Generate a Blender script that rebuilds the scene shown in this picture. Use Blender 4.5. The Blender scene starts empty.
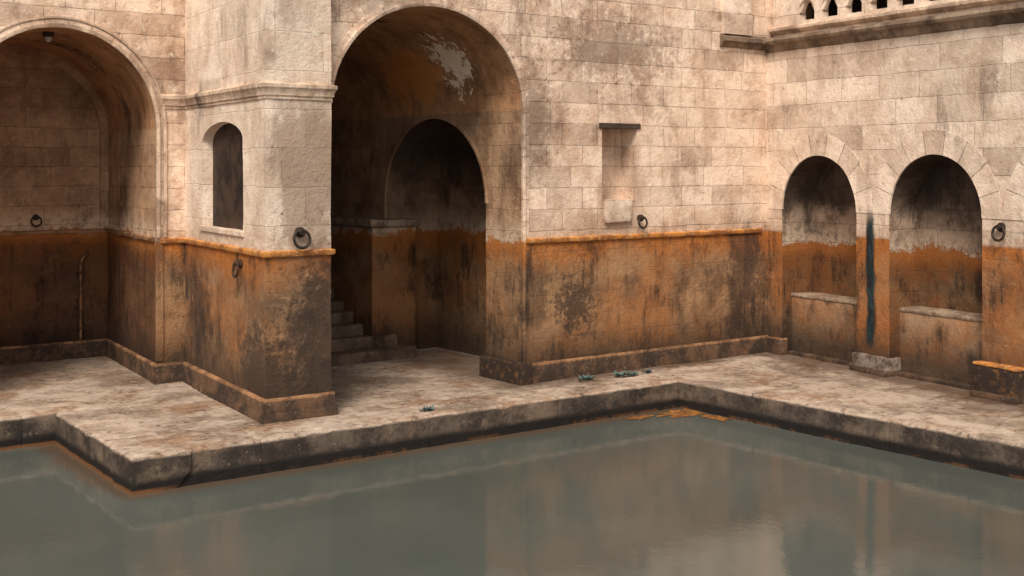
import bpy, math, random
from mathutils import Vector, Matrix, noise
random.seed(7)
sc = bpy.context.scene
col = sc.collection

# ------------------------------------------------------------------ materials
class G:
    def __init__(s, name):
        s.m = bpy.data.materials.new(name); s.m.use_nodes = True
        s.t = s.m.node_tree; s.t.nodes.clear()
        s.out = s.n('ShaderNodeOutputMaterial'); s.b = s.n('ShaderNodeBsdfPrincipled')
        s.b.inputs['Specular IOR Level'].default_value = .3
        s.t.links.new(s.b.outputs[0], s.out.inputs[0])
        s.pos = s.n('ShaderNodeNewGeometry').outputs['Position']
        s.uv = s.n('ShaderNodeTexCoord').outputs['UV']
        sx = s.n('ShaderNodeSeparateXYZ'); s.l(s.pos, sx.inputs[0]); s.X, s.Y, s.Z = sx.outputs
    def n(s, k): return s.t.nodes.new(k)
    def l(s, a, b):
        if isinstance(a, (int, float)): b.default_value = a
        elif isinstance(a, tuple): b.default_value = a if len(a) == len(b.default_value) else (a + (1,))
        else: s.t.links.new(a, b)
    def M(s, op, a, b=0.0, c=None, clamp=False):
        n = s.n('ShaderNodeMath'); n.operation = op; n.use_clamp = clamp
        s.l(a, n.inputs[0]); s.l(b, n.inputs[1])
        if c is not None: s.l(c, n.inputs[2])
        return n.outputs[0]
    def mix(s, f, a, b, mode='MIX'):
        n = s.n('ShaderNodeMix'); n.data_type = 'RGBA'; n.blend_type = mode
        s.l(f, n.inputs[0]); s.l(a, n.inputs[6]); s.l(b, n.inputs[7]); return n.outputs[2]
    def step(s, v, lo, hi, a=0.0, b=1.0):
        n = s.n('ShaderNodeMapRange'); n.interpolation_type = 'SMOOTHSTEP'
        s.l(v, n.inputs[0])
        for i, q in enumerate((lo, hi, a, b)): n.inputs[i+1].default_value = q
        return n.outputs[0]
    def noise(s, scale, detail=5, rough=.6, vec=None, sc3=None, off=None, dist=0):
        v = vec or s.pos
        if sc3 or off:
            mp = s.n('ShaderNodeMapping'); s.l(v, mp.inputs[0])
            if sc3: mp.inputs[3].default_value = sc3
            if off: mp.inputs[1].default_value = off
            v = mp.outputs[0]
        n = s.n('ShaderNodeTexNoise'); s.l(v, n.inputs['Vector'])
        n.inputs['Scale'].default_value = scale; n.inputs['Detail'].default_value = detail
        n.inputs['Roughness'].default_value = rough; n.inputs['Distortion'].default_value = dist
        return n.outputs[0]
    def warp(s, vec, amt, scale):
        n = s.n('ShaderNodeTexNoise'); s.l(s.pos, n.inputs['Vector']); n.inputs['Scale'].default_value = scale
        n.inputs['Detail'].default_value = 4; n.inputs['Roughness'].default_value = .65
        a = s.n('ShaderNodeVectorMath'); a.operation = 'MULTIPLY_ADD'
        s.l(n.outputs[1], a.inputs[0]); a.inputs[1].default_value = (amt,)*3; s.l(vec, a.inputs[2])
        return a.outputs[0]
    def spot(s, c, center, rad, color, strength, nz, ragged=1.2, soft=.35):
        """a stain or painted glow at a set place on the wall, ragged by noise; rad is an ellipsoid"""
        a = s.n('ShaderNodeVectorMath'); a.operation = 'SUBTRACT'; s.l(s.pos, a.inputs[0]); a.inputs[1].default_value = center
        b = s.n('ShaderNodeVectorMath'); b.operation = 'DIVIDE'; s.l(a.outputs[0], b.inputs[0]); b.inputs[1].default_value = rad
        d = s.n('ShaderNodeVectorMath'); d.operation = 'LENGTH'; s.l(b.outputs[0], d.inputs[0])
        dd = s.M('ADD', d.outputs['Value'], s.M('MULTIPLY', s.M('SUBTRACT', nz, .5), ragged*2.5))
        return s.mix(s.step(dd, 1+soft, 1-soft, 0, strength), c, color)
    def bump(s, h, strength=.5, dist=.02):
        n = s.n('ShaderNodeBump'); n.inputs['Strength'].default_value = strength
        n.inputs['Distance'].default_value = dist; s.l(h, n.inputs['Height'])
        s.l(n.outputs[0], s.b.inputs['Normal'])

def stone(name, line=1.95, bw=.66, rh=.3, low=1.0, tint=1.0, grime=1.0, band=False, up=None,
          spots=(), joint=1.0, soft=.03, lowtint=1.0, soot=1.0, rust=1.0, lowcol=None, topdark=None):
    g = G(name)
    pale, tan, brn = up or ((.93,.715,.55), (.70,.485,.345), (.29,.17,.108))
    uvw = g.warp(g.uv, .045, 2.6)
    br = g.n('ShaderNodeTexBrick'); g.l(uvw, br.inputs['Vector'])
    br.inputs['Scale'].default_value = 1; br.inputs['Color1'].default_value = (0,0,0,1); br.inputs['Color2'].default_value = (1,1,1,1)
    br.inputs['Mortar'].default_value = (.5,.5,.5,1); br.inputs['Mortar Size'].default_value = .007
    br.inputs['Mortar Smooth'].default_value = .7; br.inputs['Brick Width'].default_value = bw
    br.inputs['Row Height'].default_value = rh; br.offset = .43; br.squash = 1.35; br.squash_frequency = 3
    brc, brf = br.outputs[0], br.outputs[1]
    n1 = g.noise(.6, 5, .6); n2 = g.noise(2.0, 7, .72, off=(7,3,1)); n3 = g.noise(34, 3, .7)
    n4 = g.noise(1.1, 7, .70, off=(31,12,5)); st = g.noise(2.2, 6, .72, sc3=(1,1,.35), off=(4,9,0))
    st2 = g.noise(8, 4, .7, sc3=(1,1,.12), off=(14,2,0)); n5 = g.noise(8, 7, .78, off=(2,30,8))
    # upper
    c = g.mix(g.step(n2, .42, .62), pale, tan)
    c = g.mix(g.step(n4, .50, .64, 0, .6*grime), c, brn)
    c = g.mix(g.M('MULTIPLY', g.step(brc, .66, .95, 0, .35*min(1,joint)), g.step(n1, .42, .56)), c, brn)
    c = g.mix(g.M('MULTIPLY', g.step(st, .51, .66), .55*grime), c, brn)
    c = g.mix(g.M('MULTIPLY', g.step(st2, .53, .70), g.step(n1, .48, .62, 0, .55*soot)), c, (.09,.055,.037))
    c = g.mix(g.M('MULTIPLY', g.step(n1, .53, .64), g.step(st, .47, .60, 0, .75*soot)), c, (.065,.038,.027))
    c = g.mix(g.step(n5, .56, .65, 0, .6), c, tuple(min(.94,q*1.1+.03) for q in pale))
    c = g.mix(g.step(n5, .43, .33, 0, .55), c, brn)
    c = g.mix(g.M('MULTIPLY', g.step(n5, .38, .30), g.step(n4, .45, .6, .1, .85)), c, (.05,.03,.022))
    # lower
    zz = g.M('ADD', g.Z, g.M('MULTIPLY', g.M('SUBTRACT', n2, .5), .9))
    lg, ld_ = lowcol or ((.41,.245,.13), (.24,.135,.07))
    rustc = g.mix(g.step(n5, .36, .64), (.58,.205,.038), (.26,.09,.025))
    greyb = g.mix(g.step(n2, .40, .62), lg, ld_)
    greyb = g.mix(g.step(n4, .48, .63, 0, .65), greyb, (.11,.062,.035))
    lc = g.mix(g.step(zz, line-.55, line-.05, 0, .92), greyb, rustc)
    lc = g.mix(g.M('MULTIPLY', g.step(n1, .47, .62, 0, .65*rust), g.step(n5, .40, .60, .4, 1)), lc, (.42,.15,.035))
    lc = g.mix(g.M('MULTIPLY', g.step(st, .49, .61, 0, .75), g.step(n4, .41, .57)), lc, (.035,.021,.015))
    lc = g.mix(g.M('MULTIPLY', g.step(st2, .52, .68), g.step(n4, .40, .58, 0, .75)), lc, (.028,.018,.013))
    lc = g.mix(g.step(n5, .57, .66, 0, .4), lc, (.50,.33,.20))
    lc = g.mix(g.step(n5, .42, .33, 0, .5), lc, (.06,.034,.022))
    lc = g.mix(g.step(zz, .85, .15, 0, .82), lc, (.030,.021,.015))
    lc = g.mix(1.0, lc, (lowtint, lowtint*.95, lowtint*.9), 'MULTIPLY')
    wob = g.M('MULTIPLY', g.M('SUBTRACT', n4, .5), .55 if band else .02)
    if band: wob = g.M('ADD', wob, g.M('MULTIPLY', g.M('SUBTRACT', n5, .5), .35))
    zl = g.M('ADD', g.Z, wob)
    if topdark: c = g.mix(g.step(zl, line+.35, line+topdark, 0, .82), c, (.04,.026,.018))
    if band:
        c = g.mix(g.M('MULTIPLY', g.step(zl, line+.40, line+.03), g.step(n5, .40, .56, .2, .85)), c, (.64,.48,.345))
        lc = g.mix(g.step(zl, line-.25, line-.02, 0, .6), lc, (.46,.16,.038))
    else:
        c = g.mix(g.M('MULTIPLY', g.step(zl, line+.5, line), g.step(n5, .40, .56, 0, .5)), c, (.40,.22,.11))
    lm = g.M('MULTIPLY', g.step(zl, line+soft, line-soft), low)
    c = g.mix(lm, c, lc)
    nzs = {'a':n2,'b':st,'c':n5}
    for sp in spots: c = g.spot(c, *sp[:4], nzs[sp[4]], *sp[5:])
    jf = g.M('MULTIPLY_ADD', lm, -.7, 1.0)
    c = g.mix(jf, c, g.mix(1.0, c, g.mix(brc, (1.07,1.07,1.07), (.90,.88,.86)), 'MULTIPLY'))
    jm = g.M('MULTIPLY', g.M('MULTIPLY', brf, jf), g.M('MULTIPLY', g.step(n5, .35, .6, 1.0, .35), g.step(n4, .35, .60, .3*joint, .9*joint)))
    c = g.mix(jm, c, g.mix(.7, c, (.05,.03,.02)))
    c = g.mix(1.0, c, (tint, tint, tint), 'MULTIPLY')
    g.l(c, g.b.inputs['Base Color'])
    g.l(g.step(n2, .3, .7, .95, .75), g.b.inputs['Roughness'])
    h = g.M('ADD', g.M('MULTIPLY', n3, .35), g.M('MULTIPLY', n5, 1.1))
    h = g.M('ADD', h, g.M('MULTIPLY', n2, .8))
    h = g.M('ADD', h, g.M('MULTIPLY', g.M('MULTIPLY', brc, jf), .22*joint))
    h = g.M('SUBTRACT', h, g.M('MULTIPLY', g.M('MULTIPLY', brf, jf), .45*joint))
    g.bump(h, .9, .03)
    return g.m

SOOT=(.045,.029,.021)
M_wall = stone('ashlar_stained', grime=.85, soot=.9, joint=1.0, spots=[
    ((-.2,1.1,4.7),(1.0,.6,.45),(.15,.088,.06),.55,'c',1.8,.6), ((-.95,1.1,1.0),(.30,.5,.34),SOOT,.8,'c',2.4,.5),
    ((2.6,1.1,1.4),(.35,.5,.6),(.09,.05,.032),.7,'c',1.6,.5), ((.0,1.1,2.75),(.30,.5,.8),(.26,.145,.09),.5,'b',1.2,.6),
    ((-1.7,1.1,3.6),(.28,.5,.8),(.13,.075,.048),.55,'c',1.6,.6), ((-4.1,1.1,5.2),(.9,.5,.35),(.15,.09,.06),.5,'c',1.8,.6),
    ((-6.0,4.2,3.0),(.25,.6,1.6),(.12,.075,.05),.6,'b')])
M_pier = stone('pier_stone', grime=.42, bw=.95, rh=.46, up=((.93,.76,.61),(.79,.60,.455),(.38,.245,.165)), joint=.45, soot=.4, rust=.8,
    lowcol=((.34,.21,.12),(.20,.118,.066)), spots=[
    ((-5.10,.84,.9),(.50,.4,1.1),SOOT,.85,'c',1.4,.5), ((-5.3,.84,3.0),(.55,.10,.95),(.30,.20,.14),.75,'b'),
    ((-5.85,1.15,.5),(.3,.6,.55),SOOT,.8,'c',1.4,.5), ((-5.55,3.6,.9),(.3,.5,.8),SOOT,.65,'c',1.4,.5)])
M_right = stone('niche_wall_stone', grime=.5, soot=.5, bw=.78, rh=.36, up=((.92,.74,.59),(.73,.55,.415),(.32,.205,.14)), joint=.9, rust=1.2,
    lowcol=((.38,.20,.095),(.21,.105,.05)))
M_vous = stone('voussoir_stone', grime=.5, soot=.4, bw=.9, rh=.30, low=0, up=((.92,.74,.59),(.72,.54,.405),(.32,.205,.14)), joint=1.6)
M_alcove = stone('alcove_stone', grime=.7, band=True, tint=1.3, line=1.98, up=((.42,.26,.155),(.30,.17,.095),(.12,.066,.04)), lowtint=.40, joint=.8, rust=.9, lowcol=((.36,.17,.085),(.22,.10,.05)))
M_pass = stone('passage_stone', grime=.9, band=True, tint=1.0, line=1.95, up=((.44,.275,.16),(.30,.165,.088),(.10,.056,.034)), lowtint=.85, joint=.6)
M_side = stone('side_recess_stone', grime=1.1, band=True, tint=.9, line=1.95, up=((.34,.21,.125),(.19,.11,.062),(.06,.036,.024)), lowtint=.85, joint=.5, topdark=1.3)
M_deep = stone('painted_shade_passage_stone', grime=1.0, tint=.2, line=1.95, joint=.5)  # passage shade put into the colour of the end and left walls
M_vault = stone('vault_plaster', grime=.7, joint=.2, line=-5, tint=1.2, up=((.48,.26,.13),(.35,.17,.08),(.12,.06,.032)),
    spots=[((-2.08,3.7,4.35),(.42,.8,.42),(.66,.27,.07),.75,'a'), ((-2.16,2.45,4.50),(.36,.34,.36),(.96,.82,.66),.95,'c',2.4,.06)])  # first spot paints an orange glow into the vault; second is pale flaking
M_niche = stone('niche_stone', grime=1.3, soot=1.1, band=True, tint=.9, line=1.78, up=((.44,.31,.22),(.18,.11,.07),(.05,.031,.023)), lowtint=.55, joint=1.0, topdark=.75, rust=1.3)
M_cornice = stone('weathered_cornice', grime=1.2, soot=1.2, tint=.7, line=-5, up=((.46,.33,.225),(.26,.165,.105),(.08,.05,.035)), joint=.4, bw=1.3, rh=3)
M_block = stone('bench_stone', line=3, low=1, joint=.1, bw=3, rh=2, lowtint=1.0, rust=.8, lowcol=((.42,.28,.175),(.24,.145,.085)))
M_trim = stone('trim_stone', line=-5, joint=.5, bw=1.3, rh=3, grime=1.1, soot=1.0, up=((.78,.59,.44),(.55,.38,.265),(.22,.135,.085)))

def simple(name, a, b, rough=.8, scale=6, metal=0, bs=.4, c3=None, lo=.4, hi=.6):
    g = G(name); n = g.noise(scale, 6, .7); n2 = g.noise(scale*4, 5, .7, off=(3,3,3))
    c = g.mix(g.step(n, lo, hi), a, b)
    if c3: c = g.mix(g.step(n2, .52, .66, 0, .9), c, c3)
    g.l(c, g.b.inputs['Base Color']); g.b.inputs['Roughness'].default_value = rough; g.b.inputs['Metallic'].default_value = metal
    g.bump(g.M('ADD', n, n2), bs, .012); return g.m
M_ledge = simple('rust_ledge', (.64,.255,.055), (.30,.11,.032), .8, 3.5, c3=(.60,.40,.22))
M_iron = simple('old_iron', (.03,.026,.024), (.07,.045,.03), .55, 30, .6)
M_rust = simple('rusty_iron', (.10,.045,.025), (.04,.025,.018), .8, 30, .2)
M_pipe = simple('limed_pipe', (.32,.15,.07), (.12,.06,.03), .7, 12)
M_dark = simple('dark_parapet_backing', (.09,.06,.042), (.04,.027,.02), .8, 4)
M_windark = simple('window_dark_panel', (.060,.034,.022), (.016,.011,.009), .7, 2.5)  # dark panel painted as the unlit space behind the window opening
M_base = simple('base_block_brown', (.26,.20,.155), (.09,.055,.038), .8, 5, c3=(.20,.22,.21))
M_ybase = simple('base_block_rust', (.035,.022,.016), (.08,.042,.022), .8, 3, c3=(.16,.075,.03), lo=.5, hi=.75)
M_weed = simple('teal_weed', (.09,.15,.15), (.08,.11,.09), .7, 20)
M_glass = simple('lamp_glass', (.5,.48,.44), (.4,.38,.34), .3, 20, bs=.05)
M_algae = simple('orange_algae', (.36,.15,.035), (.14,.06,.02), .6, 5)
M_bench = simple('bench_top_stone', (.40,.29,.20), (.20,.13,.085), .8, 4, c3=(.10,.065,.045))
M_step = stone('step_stone', line=-5, joint=0, tint=.55, up=((.36,.25,.17),(.20,.13,.085),(.08,.05,.034)))

def teal_mat():
    g = G('copper_stain'); n = g.noise(5, 5, .65, sc3=(1,1,.25)); n2 = g.noise(14, 4, .6, sc3=(1,1,.4))
    sx = g.n('ShaderNodeSeparateXYZ'); g.l(g.uv, sx.inputs[0])
    e = g.M('SUBTRACT', 1.0, g.M('ABSOLUTE', g.M('MULTIPLY_ADD', sx.outputs[1], 2.0, -1.0)))
    a = g.M('ADD', g.M('MULTIPLY', e, .8), g.M('ADD', g.M('MULTIPLY', n, 1.2), g.M('MULTIPLY', n2, .3)))
    endf = g.M('MULTIPLY', g.step(sx.outputs[0], 0, .12), g.step(sx.outputs[0], 1, .82))
    g.l(g.M('MULTIPLY', g.step(a, 1.02, 1.34, 0, .95), endf), g.b.inputs['Alpha'])
    c = g.mix(g.step(n, .40, .56), (.010,.038,.045), (.014,.014,.014)); c = g.mix(g.step(n2, .50, .64, 0, .6), c, (.03,.078,.082))
    g.l(c, g.b.inputs['Base Color']); g.b.inputs['Roughness'].default_value = .7
    return g.m
M_teal = teal_mat()

def plinth_mat():
    g = G('plinth_stone'); n = g.noise(3, 6, .72); n2 = g.noise(14, 5, .7, off=(3,3,3)); n1 = g.noise(.9, 4, .6)
    zz = g.M('ADD', g.Z, g.M('MULTIPLY', g.M('SUBTRACT', n2, .5), .05))
    lowc = g.mix(g.step(n, .4, .6), (.13,.07,.038), (.045,.028,.019))
    topc = g.mix(g.step(n, .38, .6), (.40,.21,.10), (.17,.083,.04))
    c = g.mix(g.step(zz, .215, .24), lowc, topc)
    c = g.mix(g.M('MULTIPLY', g.step(n1, .46, .60), g.step(n2, .46, .58, 0, .85)), c, (.03,.02,.015))
    c = g.mix(g.step(n2, .58, .68, 0, .4), c, (.40,.28,.18))
    g.l(c, g.b.inputs['Base Color']); g.b.inputs['Roughness'].default_value = .85
    g.bump(g.M('ADD', n, n2), .6, .015); return g.m
M_plinth = plinth_mat()

def paving(g):
    n1 = g.noise(.7, 5, .6); n2 = g.noise(1.9, 7, .74, off=(5,5,5)); n3 = g.noise(10, 7, .8, off=(9,1,2)); n4 = g.noise(1.2,6,.7,off=(20,3,0))
    c = g.mix(g.step(n2, .40, .62), (.57,.445,.345), (.37,.27,.195))
    c = g.mix(g.step(n4, .50, .62, 0, .75), c, (.29,.155,.078))
    c = g.mix(g.step(n1, .51, .64, 0, .6), c, (.15,.10,.07))
    c = g.mix(g.M('MULTIPLY', g.step(n3, .525, .60), g.step(n2, .42, .58, .25, .85)), c, (.07,.047,.036))
    c = g.mix(g.step(n3, .43, .36, 0, .7), c, (.76,.64,.53))
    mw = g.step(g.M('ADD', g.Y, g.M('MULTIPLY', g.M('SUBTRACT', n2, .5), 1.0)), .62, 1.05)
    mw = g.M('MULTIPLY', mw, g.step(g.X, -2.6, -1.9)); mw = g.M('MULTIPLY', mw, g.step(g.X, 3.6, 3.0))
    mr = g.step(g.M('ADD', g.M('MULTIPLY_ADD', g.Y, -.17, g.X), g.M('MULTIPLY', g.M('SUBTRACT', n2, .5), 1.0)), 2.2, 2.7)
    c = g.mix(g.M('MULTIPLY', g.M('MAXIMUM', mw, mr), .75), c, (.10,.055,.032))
    return c, n1, n2, n3, n4
def pavement_mat():
    g = G('worn_paving'); c, n1, n2, n3, n4 = paving(g)
    br = g.n('ShaderNodeTexBrick'); g.l(g.warp(g.pos, .12, 1.8), br.inputs['Vector']); br.inputs['Scale'].default_value = 1
    br.inputs['Color1'].default_value=(0,0,0,1); br.inputs['Color2'].default_value=(1,1,1,1); br.inputs['Mortar'].default_value=(.5,.5,.5,1)
    br.inputs['Mortar Size'].default_value=.008; br.inputs['Mortar Smooth'].default_value=.8; br.inputs['Brick Width'].default_value=1.7; br.inputs['Row Height'].default_value=1.05
    cr = g.M('MULTIPLY', br.outputs[1], g.step(n4, .40, .58, .1, .9))
    c = g.mix(1.0, c, g.mix(br.outputs[0], (1.05,1.05,1.05), (.88,.86,.84)), 'MULTIPLY')
    c = g.mix(g.M('MULTIPLY', cr, .6), c, (.06,.04,.03))
    g.l(c, g.b.inputs['Base Color']); g.l(g.step(n1, .45, .62, .9, .5), g.b.inputs['Roughness'])
    h = g.M('ADD', g.M('MULTIPLY', n2, 1.2), g.M('MULTIPLY', n3, 1.0)); h = g.M('SUBTRACT', h, g.M('MULTIPLY', cr, .4))
    g.bump(h, .9, .04); return g.m
M_pave = pavement_mat()

def kerb_mat():
    g = G('kerb_stone'); c, n1, n2, n3, n4 = paving(g)
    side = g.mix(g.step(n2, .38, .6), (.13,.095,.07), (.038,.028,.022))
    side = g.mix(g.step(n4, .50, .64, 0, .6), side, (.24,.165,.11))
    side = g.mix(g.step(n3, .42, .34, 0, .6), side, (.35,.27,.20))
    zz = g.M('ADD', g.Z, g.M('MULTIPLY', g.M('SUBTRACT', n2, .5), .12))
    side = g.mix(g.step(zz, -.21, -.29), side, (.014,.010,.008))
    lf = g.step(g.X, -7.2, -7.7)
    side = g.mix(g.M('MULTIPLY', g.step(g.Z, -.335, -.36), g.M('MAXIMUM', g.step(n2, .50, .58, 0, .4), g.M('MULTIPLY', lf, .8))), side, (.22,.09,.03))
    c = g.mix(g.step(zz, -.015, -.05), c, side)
    g.l(c, g.b.inputs['Base Color']); g.b.inputs['Roughness'].default_value = .75
    g.bump(g.M('ADD', n2, g.M('MULTIPLY', n3, .7)), .9, .03); return g.m
M_kerb = kerb_mat()

def water_mat():
    g = G('mineral_water')
    n = g.noise(.3, 3, .5); n2 = g.noise(1.4, 5, .6)
    c = g.mix(g.step(n, .35, .65), (.078,.086,.073), (.100,.107,.092))
    wob = g.M('MULTIPLY', g.M('SUBTRACT', n2, .5), .5)
    dl = g.M('ADD', g.M('MULTIPLY', g.M('ADD', g.X, 7.8), -1.0), wob)
    m1 = g.M('MULTIPLY', g.step(dl, .28, .02), g.step(g.Y, -.35, -.05))
    g.l(g.mix(g.M('MULTIPLY', m1, .65), c, (.12,.062,.03)), g.b.inputs['Base Color']); g.b.inputs['Specular IOR Level'].default_value = .5
    g.b.inputs['Roughness'].default_value = .065; g.b.inputs['IOR'].default_value = 1.34
    w1 = g.noise(3.0, 3, .55); w2 = g.noise(16, 3, .6)
    g.bump(g.M('ADD', w1, g.M('MULTIPLY', w2, .35)), .10, .02); return g.m
M_water = water_mat()
M_ground = simple('pool_bed', (.12,.11,.09), (.08,.07,.06), .9, 1)

# ------------------------------------------------------------------ mesh building
class MB:
    def __init__(s): s.v=[]; s.f=[]; s.uv=[]
    def face(s, pts, uv=None):
        pts = [Vector(p) for p in pts]
        i = len(s.v); s.v += pts; s.f.append(list(range(i, i+len(pts))))
        if uv is None:
            n = Vector((0,0,0))
            for k in range(len(pts)):
                n += pts[k].cross(pts[(k+1)%len(pts)])
            if n.length < 1e-12: n = Vector((0,0,1))
            n.normalize()
            if abs(n.z) > .7: uv = [(p.x, p.y) for p in pts]
            else:
                t = Vector((-n.y, n.x, 0)).normalized()
                if (t.x if abs(t.x) > abs(t.y) else t.y) < 0: t = -t
                uv = [(p.dot(t)+50, p.z) for p in pts]
        s.uv += [tuple(q) for q in uv]
    def grid(s, rows, us, vs):
        for i in range(len(rows)-1):
            for j in range(len(rows[i])-1):
                s.face([rows[i][j], rows[i+1][j], rows[i+1][j+1], rows[i][j+1]],
                       [(us[i],vs[j]),(us[i+1],vs[j]),(us[i+1],vs[j+1]),(us[i],vs[j+1])])
    def box(s, o, a, b, c):
        o=Vector(o);a=Vector(a);b=Vector(b);c=Vector(c)
        P=lambda i,j,k:o+a*i+b*j+c*k
        for q in (((0,0,0),(0,1,0),(1,1,0),(1,0,0)),((0,0,1),(1,0,1),(1,1,1),(0,1,1)),((0,0,0),(1,0,0),(1,0,1),(0,0,1)),
                  ((1,0,0),(1,1,0),(1,1,1),(1,0,1)),((1,1,0),(0,1,0),(0,1,1),(1,1,1)),((0,1,0),(0,0,0),(0,0,1),(0,1,1))):
            s.face([P(*k) for k in q])
    def obj(s, name, mat, parent=None, rough=0, rscale=6, weld=False, bevel=0, smooth=False, sub=0):
        import bmesh
        me = bpy.data.meshes.new(name)
        v = s.v
        if rough:
            v = [p + noise.noise_vector(p*rscale)*rough + noise.noise_vector(p*rscale*3.3)*rough*.4 for p in v]
        me.from_pydata([tuple(p) for p in v], [], s.f)
        ul = me.uv_layers.new(name='UVMap')
        for i, q in enumerate(s.uv): ul.data[i].uv = q
        if weld or bevel or smooth or sub:
            bm = bmesh.new(); bm.from_mesh(me); bmesh.ops.remove_doubles(bm, verts=bm.verts, dist=.0004)
            if bevel:
                es = [e for e in bm.edges if len(e.link_faces)==2 and e.calc_face_angle(0) > .5]
                bmesh.ops.bevel(bm, geom=es, offset=bevel, segments=2, affect='EDGES', profile=.6, clamp_overlap=True)
            if sub:
                for _ in range(sub):
                    bmesh.ops.subdivide_edges(bm, edges=[e for e in bm.edges if e.calc_length() > .12], cuts=1, use_grid_fill=True)
            if bevel or sub: bmesh.ops.recalc_face_normals(bm, faces=bm.faces)
            bm.to_mesh(me); bm.free()
        if sub and rough:
            for p in me.vertices:
                c0 = p.co.copy(); p.co = c0 + noise.noise_vector(c0*rscale*1.7+Vector((5,5,5)))*rough*.9
        if smooth or weld or sub:
            for p in me.polygons: p.use_smooth = True
            if not smooth: me.set_sharp_from_angle(angle=math.radians(33))
        me.materials.append(mat)
        o = bpy.data.objects.new(name, me); col.objects.link(o)
        if parent: attach(o, parent)
        return o

def attach(o, parent):
    o.parent = parent
    o.matrix_parent_inverse = Matrix.Translation(-Vector(parent['_base']))
def thing(name, base, label, cat, group=None):
    e = bpy.data.objects.new(name, None); e.location = base; e['_base'] = base; e.empty_display_size=.3
    col.objects.link(e); e['label']=label; e['category']=cat
    if group: e['group']=group
    return e
def struct(o): o['kind']='structure'; return o
WR=dict(rough=.008,rscale=2.6,weld=True)      # gentle unevenness shared by adjoining wall faces

class F:
    def __init__(s, p0, p1):
        s.p0=Vector(p0); d=Vector(p1)-s.p0; s.L=d.length; s.t=d.normalized(); s.o=Vector((s.t.y,-s.t.x))
    def p(s, a, z, n=0):
        q=s.p0+s.t*a+s.o*n; return Vector((q.x,q.y,z))
    def T(s): return Vector((s.t.x,s.t.y,0))
    def O(s): return Vector((s.o.x,s.o.y,0))

def arch(a0, a1, zs, rise, zb=0, depth=.3, back=False, N=28):
    c=(a0+a1)/2; r=(a1-a0)/2
    return dict(a0=a0,a1=a1,bot=lambda a:zb,top=lambda a:zs+rise*math.sqrt(max(0,1-((a-c)/r)**2)),depth=depth,back=back,N=N,sill=zb>0)
STEP=.2
def levels(lo,hi):
    k=math.ceil((lo+1e-4)/STEP); out=[]
    while k*STEP<hi-1e-4: out.append(k*STEP); k+=1
    return out
def panel(mb, f, a0, a1, z0, z1, holes=(), rev=None):
    rev = rev or mb
    def strip(x0,x1,b0,b1,t0,t1,n=0,m=mb):
        if t0-b0<1e-5 and t1-b1<1e-5: return
        if abs(b0-b1)<1e-6 and abs(t0-t1)<1e-6:
            zs=[b0]+levels(b0,t0)+[t0]
            for i in range(len(zs)-1): m.face([f.p(x0,zs[i],n),f.p(x1,zs[i],n),f.p(x1,zs[i+1],n),f.p(x0,zs[i+1],n)])
        else:
            lo=max(b0,b1); hi=min(t0,t1); cm=[z for z in levels(lo,hi)]
            if not cm:
                m.face([f.p(x0,b0,n),f.p(x1,b1,n)]+[f.p(x1,z,n) for z in levels(b1,t1)]+([f.p(x1,t1,n)] if t1-b1>1e-5 else [])+([f.p(x0,t0,n)] if t0-b0>1e-5 else [])+[f.p(x0,z,n) for z in reversed(levels(b0,t0))]); return
            m.face([f.p(x0,b0,n),f.p(x1,b1,n)]+[f.p(x1,z,n) for z in levels(b1,cm[0])]+[f.p(x1,cm[0],n),f.p(x0,cm[0],n)]+[f.p(x0,z,n) for z in reversed(levels(b0,cm[0]))])
            for i in range(len(cm)-1): m.face([f.p(x0,cm[i],n),f.p(x1,cm[i],n),f.p(x1,cm[i+1],n),f.p(x0,cm[i+1],n)])
            m.face([f.p(x0,cm[-1],n),f.p(x1,cm[-1],n)]+[f.p(x1,z,n) for z in levels(cm[-1],t1)]+[f.p(x1,t1,n),f.p(x0,t0,n)]+[f.p(x0,z,n) for z in reversed(levels(cm[-1],t0))])
    def q(x0,x1,b0,b1,t0,t1,n=0,m=mb):
        if abs(b0-b1)<1e-6 and abs(t0-t1)<1e-6:
            k=max(1,round((x1-x0)/.22))
            for i in range(k): strip(x0+(x1-x0)*i/k,x0+(x1-x0)*(i+1)/k,b0,b1,t0,t1,n,m)
        else: strip(x0,x1,b0,b1,t0,t1,n,m)
    cur=a0
    for h in sorted(holes,key=lambda h:h['a0']):
        if h['a0']-cur>1e-4: q(cur,h['a0'],z0,z0,z1,z1)
        c=(h['a0']+h['a1'])/2; r=(h['a1']-h['a0'])/2; N=h['N']; D=h['depth']
        xs=[c-r*math.cos(math.pi*i/N) for i in range(N+1)]
        al=0
        for i in range(N):
            x0,x1=xs[i],xs[i+1]; t0,t1=h['top'](x0),h['top'](x1); b0,b1=h['bot'](x0),h['bot'](x1)
            strip(x0,x1,t0,t1,z1,z1)
            if h['sill']: strip(x0,x1,z0,z0,b0,b1)
            L=math.hypot(x1-x0,t1-t0)
            if D>0:
                rev.face([f.p(x0,t0,0),f.p(x1,t1,0),f.p(x1,t1,-D),f.p(x0,t0,-D)],[(0,al),(0,al+L),(D,al+L),(D,al)])
                if h['sill']: rev.face([f.p(x0,b0,0),f.p(x1,b1,0),f.p(x1,b1,-D),f.p(x0,b0,-D)])
                if h['back']: strip(x0,x1,b0,b1,t0,t1,-D,rev)
            al+=L
        if D>0:
            for x in (h['a0'],h['a1']):
                b,t=h['bot'](x),h['top'](x)
                if t-b>1e-4:
                    zs=[b]+levels(b,t)+[t]
                    for i in range(len(zs)-1): rev.face([f.p(x,zs[i],0),f.p(x,zs[i],-D),f.p(x,zs[i+1],-D),f.p(x,zs[i+1],0)])
        cur=h['a1']
    if a1-cur>1e-4: q(cur,a1,z0,z0,z1,z1)

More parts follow.
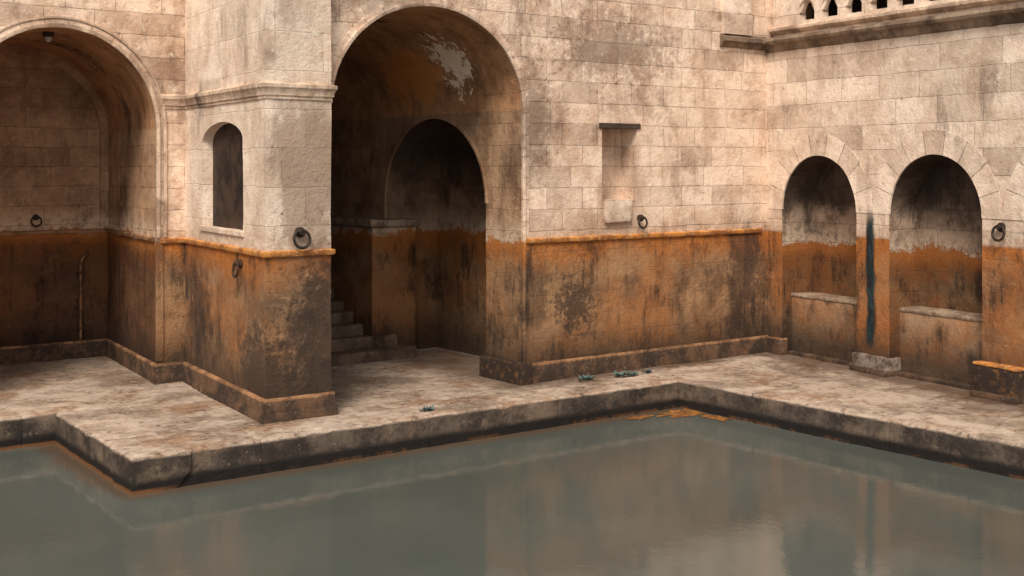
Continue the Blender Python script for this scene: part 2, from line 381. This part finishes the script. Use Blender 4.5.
def arch_band(mb, f, a0, a1, zs, rise, prof, leg=None, N=36, n0=0, legs=(1,1)):
    c=(a0+a1)/2; r=(a1-a0)/2; st=[]
    if leg is not None and legs[0]:
        k=max(1,int((zs-leg)/.15)); st+=[(a0,leg+(zs-leg)*i/k,-1,0) for i in range(k)]
    for i in range(N+1):
        th=math.pi-math.pi*i/N; st.append((c+r*math.cos(th),zs+rise*math.sin(th),math.cos(th),math.sin(th)))
    if leg is not None and legs[1]:
        k=max(1,int((zs-leg)/.15)); st+=[(a1,zs-(zs-leg)*i/k,1,0) for i in range(1,k+1)]
    rows=[];us=[];L=0
    for i,(x,z,dx,dz) in enumerate(st):
        if i: L+=math.hypot(x-st[i-1][0],z-st[i-1][1])
        us.append(L); rows.append([f.p(x+dx*dr,z+dz*dr,n+n0) for dr,n in prof])
    vs=[0]
    for i in range(1,len(prof)): vs.append(vs[-1]+math.dist(prof[i],prof[i-1]))
    for i in range(len(rows)-1):
        for j in range(len(prof)-1):
            mb.face([rows[i][j],rows[i+1][j],rows[i+1][j+1],rows[i][j+1]],
                    [(vs[j]+.05,us[i]),(vs[j]+.05,us[i+1]),(vs[j+1]+.05,us[i+1]),(vs[j+1]+.05,us[i])])

def moulding(pts, prof, step=.12):
    mb=MB(); P=[Vector(p) for p in pts]; nrm=[]
    for i in range(len(P)):
        ds=[]
        if i>0: ds.append((P[i]-P[i-1]).normalized())
        if i<len(P)-1: ds.append((P[i+1]-P[i]).normalized())
        ns=[Vector((d.y,-d.x)) for d in ds]
        if len(ns)==2:
            m=(ns[0]+ns[1]).normalized(); m=m/max(.3,m.dot(ns[0]))
        else: m=ns[0]
        nrm.append(m)
    st=[];L=0
    for i in range(len(P)-1):
        d=(P[i+1]-P[i]).length; k=max(1,round(d/step))
        for j in range(k): st.append((P[i].lerp(P[i+1],j/k),nrm[i].lerp(nrm[i+1],j/k),L+d*j/k))
        L+=d
    st.append((P[-1],nrm[-1],L))
    prof=[(-.03,prof[0][1])]+list(prof)+[(-.03,prof[-1][1])]
    rows=[[Vector((p.x+m.x*o,p.y+m.y*o,z)) for o,z in prof] for p,m,l in st]
    vs=[0]
    for i in range(1,len(prof)): vs.append(vs[-1]+math.dist(prof[i],prof[i-1]))
    mb.grid(rows,[s[2] for s in st],vs)
    mb.face(rows[0]); mb.face(rows[-1])
    return mb

H=6.6
PLP=[(0,-.03),(.040,-.03),(.040,.245),(.034,.257),(0,.260)]
# ================================================================= arcade wall
A=thing('arcade_wall',(-7.2,4.2,0),'pale stained stone wall with a deep round-arched alcove beside the bath','wall')
fL=F((-16,4.2),(-5.47,4.2)); ax0,ax1=16-8.52,16-5.88
ZS,RS=3.50,1.32
mb=MB(); panel(mb,fL,0,fL.L,-.05,H,[arch(ax0,ax1,ZS,RS,0,0,N=36)]); mb.obj('wall_face',M_wall,A,**WR)
mb=MB()
fj=F((-5.48,7.2),(-5.88,4.2)); panel(mb,fj,0,fj.L,-.05,ZS)
fj2=F((-8.52,4.2),(-8.52,7.2)); panel(mb,fj2,0,fj2.L,-.05,ZS)
fb=F((-8.56,7.2),(-5.44,7.2)); panel(mb,fb,0,fb.L,-.05,5.2)
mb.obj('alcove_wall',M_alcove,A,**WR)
mb=MB(); rows=[]
for k in range(16):
    t=k/15; x0=-8.52; x1=-5.88+t*.40; y=4.2+3*t; c=(x0+x1)/2; r=(x1-x0)/2
    row=[Vector((c-r*math.cos(math.pi*i/36),y,ZS+RS*math.sin(math.pi*i/36))) for i in range(37)]
    rows.append([row[0]+Vector((-.02,0,-.12))]+row+[row[-1]+Vector((.02,0,-.12))])
mb.grid(rows,[3*k/15 for k in range(16)],[4.2*i/36 for i in range(39)])
mb.obj('alcove_vault',M_vault,A,**WR)
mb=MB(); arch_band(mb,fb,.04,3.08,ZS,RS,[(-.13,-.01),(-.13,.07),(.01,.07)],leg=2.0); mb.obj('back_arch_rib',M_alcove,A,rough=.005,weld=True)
moulding([(-8.52,4.3),(-8.52,7.2),(-5.48,7.2),(-5.87,4.3)],[(0,1.94),(.035,1.945),(.04,1.985),(0,2.0)]).obj('tide_ledge',M_plinth,A,rough=.006,weld=True)
mb=MB(); arch_band(mb,fL,ax0,ax1,ZS,RS,[(0,-.02),(-.010,.018),(.020,.028),(.042,.028),(.044,.010),(.105,.010),(.107,.030),(.132,.032),(.135,-.01)],leg=2.0)
mb.obj('arch_moulding',M_trim,A,rough=.004,weld=True)
mb=MB(); arch_band(mb,fL,ax0,ax1,ZS,RS,[(-.008,-.02),(-.008,.016),(.09,.016),(.092,-.01)],leg=.3)
mb.obj('jamb_trim',M_wall,A,rough=.004,weld=True)
moulding([(-8.52,4.2),(-8.52,7.2),(-5.48,7.2),(-5.88,4.2),(-5.45,4.2)],PLP).obj('plinth',M_plinth,A,rough=.006,weld=True)
moulding([(-16,4.2),(-8.54,4.2)],PLP).obj('plinth',M_plinth,A,rough=.006,weld=True)

# ================================================================= projecting pier
Pp=thing('stone_pier',(-5.6,1.2,0),'projecting pale stone pier with cornice, rusty ledge and small arched window','pier')
pa,pb,pc=(-5.47,4.2),(-5.9,.86),(-5.03,.86)
f1=F(pa,pb); f2=F(pb,pc)
w0=f1.L-(3.36-.86)/.99; w1=f1.L-(1.68-.86)/.99
win=arch(w0,w1,3.30,.25,2.18,.34,False,16)
mb=MB(); mr=MB()
panel(mb,f1,0,f1.L,-.05,H,[win],rev=mr); panel(mb,f2,0,f2.L,-.05,H)
panel(mb,F(pc,(-4.95,1.25)),0,.40,-.05,H)
mb.obj('wall_face',M_pier,Pp,**WR)
mr.obj('window_reveal',M_pier,Pp,**WR)
mw=MB(); N=12
for i in range(N):
    x0=w0-.01+(w1-w0+.02)*i/N; x1=w0-.01+(w1-w0+.02)*(i+1)/N; tt=lambda x: win['top'](min(max(x,w0),w1))+.02
    mw.face([f1.p(x0,2.1,-.14),f1.p(x1,2.1,-.14),f1.p(x1,tt(x1),-.14),f1.p(x0,tt(x0),-.14)])
mw.obj('window',M_windark,Pp)
mb=MB(); mb.box(f1.p(w0-.05,2.12,-.05),f1.T()*(w1-w0+.10),Vector((0,0,.07)),f1.O()*.08); mb.obj('window_sill',M_pier,Pp,bevel=.012)
path=[(-5.83,4.2),pa,pb,pc,(-4.97,1.13)]
moulding(path,[(0,3.78),(.016,3.78),(.016,3.82),(.032,3.822),(.036,3.865),(.054,3.90),(.066,3.915),(.066,3.955),(.045,3.96),(.0,3.985)],.1).obj('cornice',M_trim,Pp,rough=.004,weld=True)
LEDGE=[(0,1.915),(.030,1.918),(.042,1.94),(.042,1.975),(.030,1.985),(0,1.99)]
moulding(path,LEDGE,.1).obj('ledge',M_ledge,Pp,rough=.0045,weld=True)
moulding([(-5.5,4.1),pb,pc,(-4.97,1.13)],PLP,.1).obj('plinth',M_plinth,Pp,rough=.006,weld=True)
moulding([(-5.55,3.6),pb,pc,(-4.97,1.13)],[(.03,-.03),(.075,-.03),(.07,.06),(.06,.085),(.03,.09)],.1).obj('plinth_step',M_plinth,Pp,rough=.010,weld=True)

# ================================================================= main bath wall
B=thing('bath_wall',(-.5,1.12,0),'stained ashlar wall with tall arched passage, small recess and rust-coloured base','wall')
f=F((-5.0,1.12),(4.6,1.12)); g0,g1=.11,3.11
PZ,PR=3.76,1.32
rec=dict(a0=4.56,a1=5.24,bot=lambda a:2.48,top=lambda a:3.55,depth=.34,back=True,N=4,sill=True)
mb=MB(); mr=MB(); panel(mb,f,0,f.L,-.05,H,[arch(g0,g1,PZ,PR,0,0,N=36),rec],rev=mr)
mb.obj('wall_face',M_wall,B,**WR); mr.obj('recess',M_wall,B,**WR)
mb=MB(); mb.box(f.p(4.50,3.53,-.05),f.T()*.80,Vector((0,0,.08)),f.O()*.08); mb.obj('recess_lintel',M_niche,B,bevel=.01)
mb=MB(); mb.box(f.p(4.58,2.16,-.02),f.T()*.52,Vector((0,0,.34)),f.O()*.09); mb.obj('recess_sill',M_right,B,bevel=.045,sub=2,rough=.018)
fs=F((-1.89,8),(-1.89,1.12)); nh=arch(3.3,6.03,2.45,1.26,0,1.0,True,36)
mb=MB(); mb2=MB(); panel(mb,fs,0,fs.L,-.05,PZ,[nh],rev=mb2)
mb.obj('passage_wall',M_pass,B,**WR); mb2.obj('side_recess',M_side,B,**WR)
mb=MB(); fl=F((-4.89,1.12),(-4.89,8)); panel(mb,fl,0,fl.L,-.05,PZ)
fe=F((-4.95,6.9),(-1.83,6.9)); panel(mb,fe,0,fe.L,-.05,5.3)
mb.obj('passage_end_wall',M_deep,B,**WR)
mb=MB(); rows=[]
for k in range(31):
    y=1.12+6.88*k/30
    row=[Vector((-3.39-1.5*math.cos(math.pi*i/36),y,PZ+PR*math.sin(math.pi*i/36))) for i in range(37)]
    rows.append([row[0]+Vector((-.02,0,-.12))]+row+[row[-1]+Vector((.04,0,-.015))])
mb.grid(rows,[6.88*k/30 for k in range(31)],[4.6*i/36 for i in range(39)])
mb.obj('passage_vault',M_vault,B,**WR)
mb=MB(); arch_band(mb,fs,3.3,6.03,2.45,1.26,[(-.008,-.02),(-.010,.012),(.035,.014),(.04,-.01)],leg=2.0,legs=(1,0)); mb.obj('side_arch_trim',M_pass,B,rough=.003,weld=True)
mb=MB(); arch_band(mb,f,g0,g1,PZ,PR,[(-.006,-.02),(-.012,.022),(.015,.034),(.035,.034),(.037,.012),(.10,.010),(.102,-.01)],leg=.28,legs=(0,1))
mb.obj('arch_moulding',M_wall,B,rough=.004,weld=True)
moulding([(-1.84,1.12),(2.95,1.12)],LEDGE,.08).obj('ledge',M_ledge,B,rough=.0055,weld=True)
moulding([(-1.89,1.97),(-1.89,1.12),(3.1,1.12)],PLP,.1).obj('plinth',M_plinth,B,rough=.006,weld=True)
mb=MB(); mb.box((-1.99,1.03,-.03),(.20,0,0),(0,.97,0),(0,0,.31)); mb.obj('jamb_base',M_ybase,B,bevel=.015,sub=2,rough=.008)
mb=MB(); mb.box((2.03,1.04,5.05),(.62,0,0),(0,.12,0),(0,0,1.5)); mb.obj('buttress',M_right,B)
moulding([(2.0,1.12),(3.08,1.12)],[(0,4.84),(.04,4.86),(.07,4.92),(.12,4.94),(.12,5.0),(.0,5.06)],.1).obj('cornice',M_cornice,B,rough=.006,weld=True)

# ================================================================= niche wall
R=thing('niche_wall',(3,-1.3,0),'pale ashlar wall with a row of arched seating niches and a carved parapet','wall')
q0=Vector((3.1,1.12)); dirn=(Vector((2.3,-3.6))-q0).normalized(); fr=F(q0,q0+dirn*14)
k=1/abs(dirn.y); nic=[]
for n in range(6):
    v0=.75-n*2.305; v1=v0-1.65
    nic.append(((1.12-v0)*k,(1.12-v1)*k))
NZ,NRZ=2.30,.85
mb=MB(); mr=MB()
panel(mb,fr,0,fr.L,-.05,4.95,[arch(a,b,NZ,NRZ,0,.62,True,24) for a,b in nic],rev=mr)
mb.obj('wall_face',M_right,R,**WR); mr.obj('niche_recess',M_niche,R,**WR)
for a,b in nic:
    mb=MB(); arch_band(mb,fr,a,b,NZ,NRZ,[(-.004,-.02),(-.004,.008),(.33,.008),(.33,-.01)],N=30); mb.obj('arch_voussoirs',M_vous,R,**WR)
    mb=MB(); mb.box(fr.p(a-.03,-.03,-.66),fr.T()*(b-a+.06),Vector((0,0,.95)),fr.O()*.46); mb.obj('niche_bench',M_block,R,bevel=.02,sub=3,rough=.014,rscale=4)
    mb=MB(); mb.box(fr.p(a-.02,.91,-.64),fr.T()*(b-a+.04),Vector((0,0,.055)),fr.O()*.455); mb.obj('bench_slab',M_bench,R,bevel=.015,sub=3,rough=.010,rscale=4)
    mb=MB(); mb.box(fr.p(a-.02,-.03,-.25),fr.T()*(b-a+.04),Vector((0,0,.08)),fr.O()*.13); mb.obj('niche_step',M_plinth,R,bevel=.02,sub=2,rough=.012)
for n in range(5):
    a=nic[n][1]; b=nic[n+1][0]; big=n>=1
    mb=MB(); mb.box(fr.p(a-.02,-.03,-.35),fr.T()*(b-a+.04),Vector((0,0,.43 if big else .28)),fr.O()*(.50 if big else .43)); mb.obj('pillar_base',M_ybase if big else M_base,R,bevel=.03,sub=2,rough=.012)
    if big:
        mb=MB(); mb.box(fr.p(a-.025,.40,-.30),fr.T()*(b-a+.05),Vector((0,0,.04)),fr.O()*.455); mb.obj('pillar_base_cap',M_ledge,R,bevel=.015,sub=2,rough=.008)
    mb=MB(); mb.box(fr.p(a-.04,-.03,-.35),fr.T()*(b-a+.08),Vector((0,0,.10)),fr.O()*(.56 if big else .47)); mb.obj('pillar_footing',M_plinth,R,bevel=.03,sub=2,rough=.014)
mb=MB(); mb.box(fr.p(0.02,-.03,-.1),fr.T()*(nic[0][0]-.0),Vector((0,0,.28)),fr.O()*.16); mb.obj('pillar_base',M_plinth,R,bevel=.03,sub=2,rough=.012)
mb=MB(); am=(nic[0][1]+nic[1][0])/2-.03; rows=[];K=50
for i in range(K+1):
    z=.28+2.16*i/K
    w=.175+noise.noise(Vector((0,0,z*5)))*.02
    c=am+noise.noise(Vector((3,0,z*2)))*.02
    rows.append([fr.p(c-w,z,.012),fr.p(c+w,z,.012)])
mb.grid(rows,[i/K for i in range(K+1)],[0,1]); mb.obj('copper_stain',M_teal,R)
moulding([fr.p(-.02,0,0).xy,fr.p(14,0,0).xy],[(0,4.80),(.03,4.82),(.06,4.90),(.13,4.93),(.15,4.97),(.13,5.02),(-.30,5.04)],.12).obj('cornice',M_cornice,R,rough=.008,weld=True)
mb=MB(); fp=F(fr.p(0,0,-.14).xy,fr.p(14,0,-.14).xy)
panel(mb,fp,-.3,14,5.0,5.15); mb.obj('parapet_base',M_right,R)
moulding([fp.p(-.05,0,0).xy,fp.p(14,0,0).xy],[(0,5.09),(.05,5.11),(.09,5.15),(.09,5.19),(.03,5.22),(-.2,5.225)],.12).obj('parapet_rail',M_trim,R,rough=.006,weld=True)
mb=MB(); hs=[]; x=.78
while x<13.4:
    hs.append(arch(x-.19,x+.19,5.40,.19,5.27,.16,False,16)); x+=.52
panel(mb,fp,-.3,14,5.2,6.1,hs); mb.obj('parapet_tracery',M_right,R)
x=.78
while x<8:
    mb=MB(); rows=[]; Nn=30
    for i in range(Nn+1):
        t=math.pi*i/Nn; ri=.19-.008-.05*abs(math.cos(1.5*(t-math.pi/2)+math.pi/2))**2
        rows.append([fp.p(x+.20*math.cos(t),5.40+.20*math.sin(t),-.03),fp.p(x+ri*math.cos(t),5.40+ri*math.sin(t),-.03),fp.p(x+ri*math.cos(t),5.40+ri*math.sin(t),-.10)])
    mb.grid(rows,[i*.03 for i in range(Nn+1)],[0,.05,.12]); mb.obj('trefoil_cusp',M_right,R); x+=.52
mb=MB(); fq=F(fr.p(-1,0,-1.1).xy,fr.p(14,0,-1.1).xy); panel(mb,fq,0,15,5.0,H); mb.face([fp.p(-.3,6.1,.02),fp.p(14,6.1,.02),fq.p(15,6.1,0),fq.p(0,6.1,0)])
mb.obj('added_parapet_backing',M_dark,R)  # backing wall and lid added so the parapet openings look dark

# ================================================================= steps and block
S=thing('stone_staircase',(-3.2,4.2,0),'worn dark stone steps rising into the shadowed passage','stairs')
for i in range(8):
    v=4.05+.30*i; ur=(-1.70,-1.86)[i] if i<2 else -2.32
    mb=MB(); mb.box((-4.86,v,max(-.03,.165*i-.05)),(ur+4.86,0,0),(0,.36 if i<7 else 1.9,0),(0,0,.165+.05 if i else .165+.03))
    mb.obj('step',M_step,S,bevel=.035,sub=3,rough=.028,rscale=4)
Bk=thing('masonry_block',(-1.9,4.9,0),'tall rust-stained masonry block with flat capping beside the steps','stone block')
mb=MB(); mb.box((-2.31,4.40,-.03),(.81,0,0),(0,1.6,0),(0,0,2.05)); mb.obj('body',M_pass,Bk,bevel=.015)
mb=MB(); mb.box((-2.36,4.34,2.03),(.91,0,0),(0,1.66,0),(0,0,.11)); mb.obj('capping',M_bench,Bk,bevel=.02,sub=2,rough=.012)

# ================================================================= ground, paving, kerb, water
mb=MB(); mb.face([(-300,-300,-1.2),(300,-300,-1.2),(300,300,-1.2),(-300,300,-1.2)]); struct(mb.obj('ground',M_ground))
mb=MB(); mb.face([(-40,-40,-.38),(2.0,-40,-.38),(2.0,.3,-.38),(-7.5,.3,-.38),(-7.5,3.3,-.38),(-40,3.3,-.38)]); struct(mb.obj('water',M_water))
Ax,Cx=-7.83,-7.68
mb=MB()
def inside(x,y):
    if y>3.25: return True
    if y>.4: return x>-7.5
    return x>.4
def pz(x,y): return .014*noise.noise(Vector((x*.9,y*.9,0)))+.010*noise.noise(Vector((x*3,y*3,2)))-.012
st=.15; nx=int(23.1/st)
for iy in range(int(30/st)):
    y=-20+iy*st
    for ix in range(nx):
        x=-16+ix*st
        if x>4.2 or y>8.4: continue
        if inside(x+st/2,y+st/2):
            mb.face([(x,y,pz(x,y)),(x+st,y,pz(x+st,y)),(x+st,y+st,pz(x+st,y+st)),(x,y+st,pz(x,y+st))])
struct(mb.obj('pavement',M_pave,weld=True,smooth=True))
mb=MB()
def kerb_run(p0,p1,wd=.62):
    f=F(p0,p1); a=0
    while a<f.L-.01:
        L=random.uniform(1.3,2.4)
        if f.L-a-L<.7: L=f.L-a
        n=random.uniform(-.006,.006); zt=random.uniform(-.006,.004)
        cuts=max(2,int(L/.07))
        rows=[];g=.004
        for i in range(cuts+1):
            aa=a+g+(L-2*g)*i/cuts; e=.010 if i in(0,cuts) else 0
            w=f.p(aa,0); ch=max(0,noise.noise(Vector((w.x*4.1,w.y*4.1,3)))-.12)*.09   # chipped arris
            prof=[(n,-.95),(n,-.36),(n,-.12-ch*.4),(n-.002,-.03-ch),(n-.022-ch,zt-.004-ch*.2),(n-.08-ch*.4,zt),(n-.2,zt),(n-.35,zt),(n-.5,zt),(n-wd,zt),(n-wd-.01,-.2)]
            rows.append([f.p(aa,z-(e if z>-.05 else 0),q-(e if z>-.3 else 0)) for q,z in prof])
        mb.grid(rows,[i*.1 for i in range(cuts+1)],[0,.5,.7,.8,.85,.9,1,1.2,1.3,1.4,1.6])
        mb.face(rows[0]); mb.face(rows[-1])
        a+=L
kerb_run((-16,2.94),(Cx+.45,2.94)); kerb_run((Cx,2.935),(Ax,0)); kerb_run((Ax+.004,0),(0,0)); kerb_run((0,.62),(0,-20))
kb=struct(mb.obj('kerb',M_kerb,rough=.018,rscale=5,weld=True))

# ================================================================= small things
def torus(mb,R,r,cz,cy,tilt=0,N=28,M=10):
    rows=[]
    for i in range(N+1):
        t=2*math.pi*i/N; rows.append([])
        for j in range(M+1):
            s=2*math.pi*j/M; x=(R+r*math.cos(s))*math.sin(t); z=-(R+r*math.cos(s))*math.cos(t); y=r*math.sin(s)
            rows[-1].append(Vector((x,cy+y+z*tilt,cz+z)))
    mb.grid(rows,[i/N for i in range(N+1)],[j/M for j in range(M+1)])
def disc(mb,R,y0,y1,cz,N=16):
    ring=lambda y,r:[Vector((r*math.cos(2*math.pi*i/N),y,cz+r*math.sin(2*math.pi*i/N))) for i in range(N)]
    a,b,c=ring(y0,R),ring(y1+.006,R),ring(y1,R*.8)
    for i in range(N):
        j=(i+1)%N; mb.face([a[i],a[j],b[j],b[i]]); mb.face([b[i],b[j],c[j],c[i]])
    mb.face(c)
def mooring(loc,ang,label,scale=1,mat=M_iron,R=.095,r=.017):
    e=bpy.data.objects.new('mooring_ring',None); e.location=loc; e.rotation_euler=(0,0,ang); e.scale=(scale,)*3
    e['label']=label; e['category']='mooring ring'; e['group']='iron rings on the bath walls'; col.objects.link(e)
    m=MB(); disc(m,.06,.02,-.035,0); disc(m,.035,-.03,-.075,0)
    o=m.obj('wall_plate',mat,weld=True); o.parent=e
    m=MB(); torus(m,R,r,-.075,-.065,.12); o=m.obj('ring',mat,smooth=True); o.parent=e
angL=math.atan2(f1.t.y,f1.t.x); angR=math.atan2(fr.t.y,fr.t.x)
mooring((-5.46,.86,2.20),0,'black iron mooring ring on the pier above the ledge',1.05,R=.10)
mooring((.25,1.05,2.22),0,'black iron mooring ring below the square wall recess',.85)
pr=fr.p((1.12+3.52)*k,2.2,.0); mooring(tuple(pr),angR,'black iron mooring ring on the niche wall pillar',1.0)
p=f1.p(f1.L-.90,1.79,0.01); mooring(tuple(p),angL,'small rusty iron ring below the pier ledge',.95,M_rust)
mooring((-6.6,7.2,2.20),0,'dark iron ring on the alcove back wall',.8)

def tube(mb,pts,r,M=8):
    pts=[Vector(p) for p in pts]; rows=[]
    for i,p in enumerate(pts):
        d=(pts[min(i+1,len(pts)-1)]-pts[max(i-1,0)]).normalized(); a=d.orthogonal().normalized() if i==0 else (a-d*a.dot(d)).normalized(); b=d.cross(a)
        rows.append([p+a*r*math.cos(2*math.pi*j/M)+b*r*math.sin(2*math.pi*j/M) for j in range(M+1)])
    mb.grid(rows,range(len(pts)),range(M+1)); mb.face(rows[0][:-1]); mb.face(rows[-1][:-1])
Pi=thing('wall_pipe',(-5.93,7.1,.2),'thin limescaled pipe fixed upright to the alcove wall','pipe')
mb=MB(); pts=[(-5.93,7.13,.28+i*.1) for i in range(13)]+[(-5.90,7.12,1.56),(-5.84,7.13,1.60),(-5.80,7.19,1.60)]
tube(mb,pts,.022); mb.obj('pipe_run',M_pipe,Pi,smooth=True)
for z in (.45,1.3):
    mb=MB(); mb.box((-5.98,7.10,z),(.10,0,0),(0,.10,0),(0,0,.03)); mb.obj('bracket',M_rust,Pi)
La=thing('bulkhead_lamp',(-7.1,5.0,4.65),'small unlit round lamp fixed under the alcove vault','lamp')
mb=MB(); mb.box((-7.16,4.94,4.75),(.12,0,0),(0,.12,0),(0,0,.08)); mb.obj('base',M_iron,La,bevel=.01)
mb=MB(); rows=[[Vector((-7.1+.05*math.sin(a)*math.cos(t),5.0+.05*math.sin(a)*math.sin(t),4.75-.07*math.cos(a))) for t in [2*math.pi*j/12 for j in range(13)]] for a in [math.pi/2*i/5 for i in range(6)]]
mb.grid(rows,range(6),range(13)); mb.obj('lamp_glass',M_glass,La,smooth=True)

def weed(x,y,s,seed):
    rnd=random.Random(seed); mb=MB()
    for i in range(60):
        a=rnd.uniform(0,6.28); r=rnd.uniform(0,.05)*s*1.3; bx=x+math.cos(a)*r*1.5; by=y+math.sin(a)*r*.8
        L=rnd.uniform(.04,.10)*s; d=Vector((math.cos(a+rnd.uniform(-1,1)),math.sin(a+rnd.uniform(-1,1)),rnd.uniform(.3,1.2))).normalized()
        sd=d.cross(Vector((0,0,1))).normalized()*L*.26; b=Vector((bx,by,0))
        mb.face([b,b+d*L*.5+sd,b+d*L,b+d*L*.5-sd])
    o=mb.obj('weed_plant',M_weed); o['label']='small tuft of blue-green weed growing on the worn paving'; o['category']='plant'; o['group']='weeds on the paving'
for i,(x,y,s) in enumerate([(-4.05,.25,.8),(-1.02,.80,1.0),(-.42,.72,1.0),(-.28,.66,.9),(.1,.75,.7)]): weed(x,y,s,i)

mb=MB(); N=60
def blob(cc,rr,sx,sy,sd):
    return [cc+Vector((math.cos(t)*rr*sx,math.sin(t)*rr*sy,0))*(1+.7*noise.noise(Vector((math.cos(t)*2.2,math.sin(t)*2.2,sd)))+.3*noise.noise(Vector((math.cos(t)*7,math.sin(t)*7,sd)))) for t in [2*math.pi*i/N for i in range(N)]]
for cc,rr,sx,sy,sd in ((Vector((-.30,-.36,-.374)),.26,1.3,.8,1),(Vector((-.14,-.85,-.372)),.17,.7,1.4,5),(Vector((-.95,-.22,-.373)),.13,1.8,.6,8)):
    mb.face(blob(cc,rr,sx,sy,sd))
o=mb.obj('algae',M_algae); o['kind']='stuff'; o['label']='orange algae film floating at the pool corner'; o['category']='algae'

# ------------------------------------------------------------------ light
w=bpy.data.worlds.new('World'); sc.world=w; w.use_nodes=True
nt=w.node_tree; bg=nt.nodes['Background']; sky=nt.nodes.new('ShaderNodeTexSky'); sky.sky_type='NISHITA'; sky.sun_disc=False
sun_dir=Vector((-.66,-.58,1.0)).normalized()
el=math.asin(sun_dir.z); sky.sun_elevation=el; sky.sun_rotation=math.atan2(sun_dir.x,sun_dir.y)
hs_=nt.nodes.new('ShaderNodeHueSaturation'); hs_.inputs['Saturation'].default_value=.12
nt.links.new(sky.outputs[0],hs_.inputs['Color']); nt.links.new(hs_.outputs[0],bg.inputs['Color']); bg.inputs['Strength'].default_value=.15
ld=bpy.data.lights.new('sun','SUN'); ld.energy=3.6; ld.angle=math.radians(22); ld.color=(1,.91,.80)
lo=bpy.data.objects.new('sun',ld); col.objects.link(lo); lo.rotation_euler=sun_dir.to_track_quat('Z','Y').to_euler()
# ------------------------------------------------------------------ camera
cd=bpy.data.cameras.new('camera'); cd.sensor_width=36; cd.lens=45.04; cd.shift_y=-123/1024; cd.clip_end=1500
co=bpy.data.objects.new('camera',cd); col.objects.link(co); co.location=(-12.71,-12.79,3.0); co.rotation_euler=(math.radians(90),0,math.radians(-37.4))
sc.camera=co
sc.view_settings.view_transform='Standard'; sc.view_settings.look='None'; sc.view_settings.exposure=0
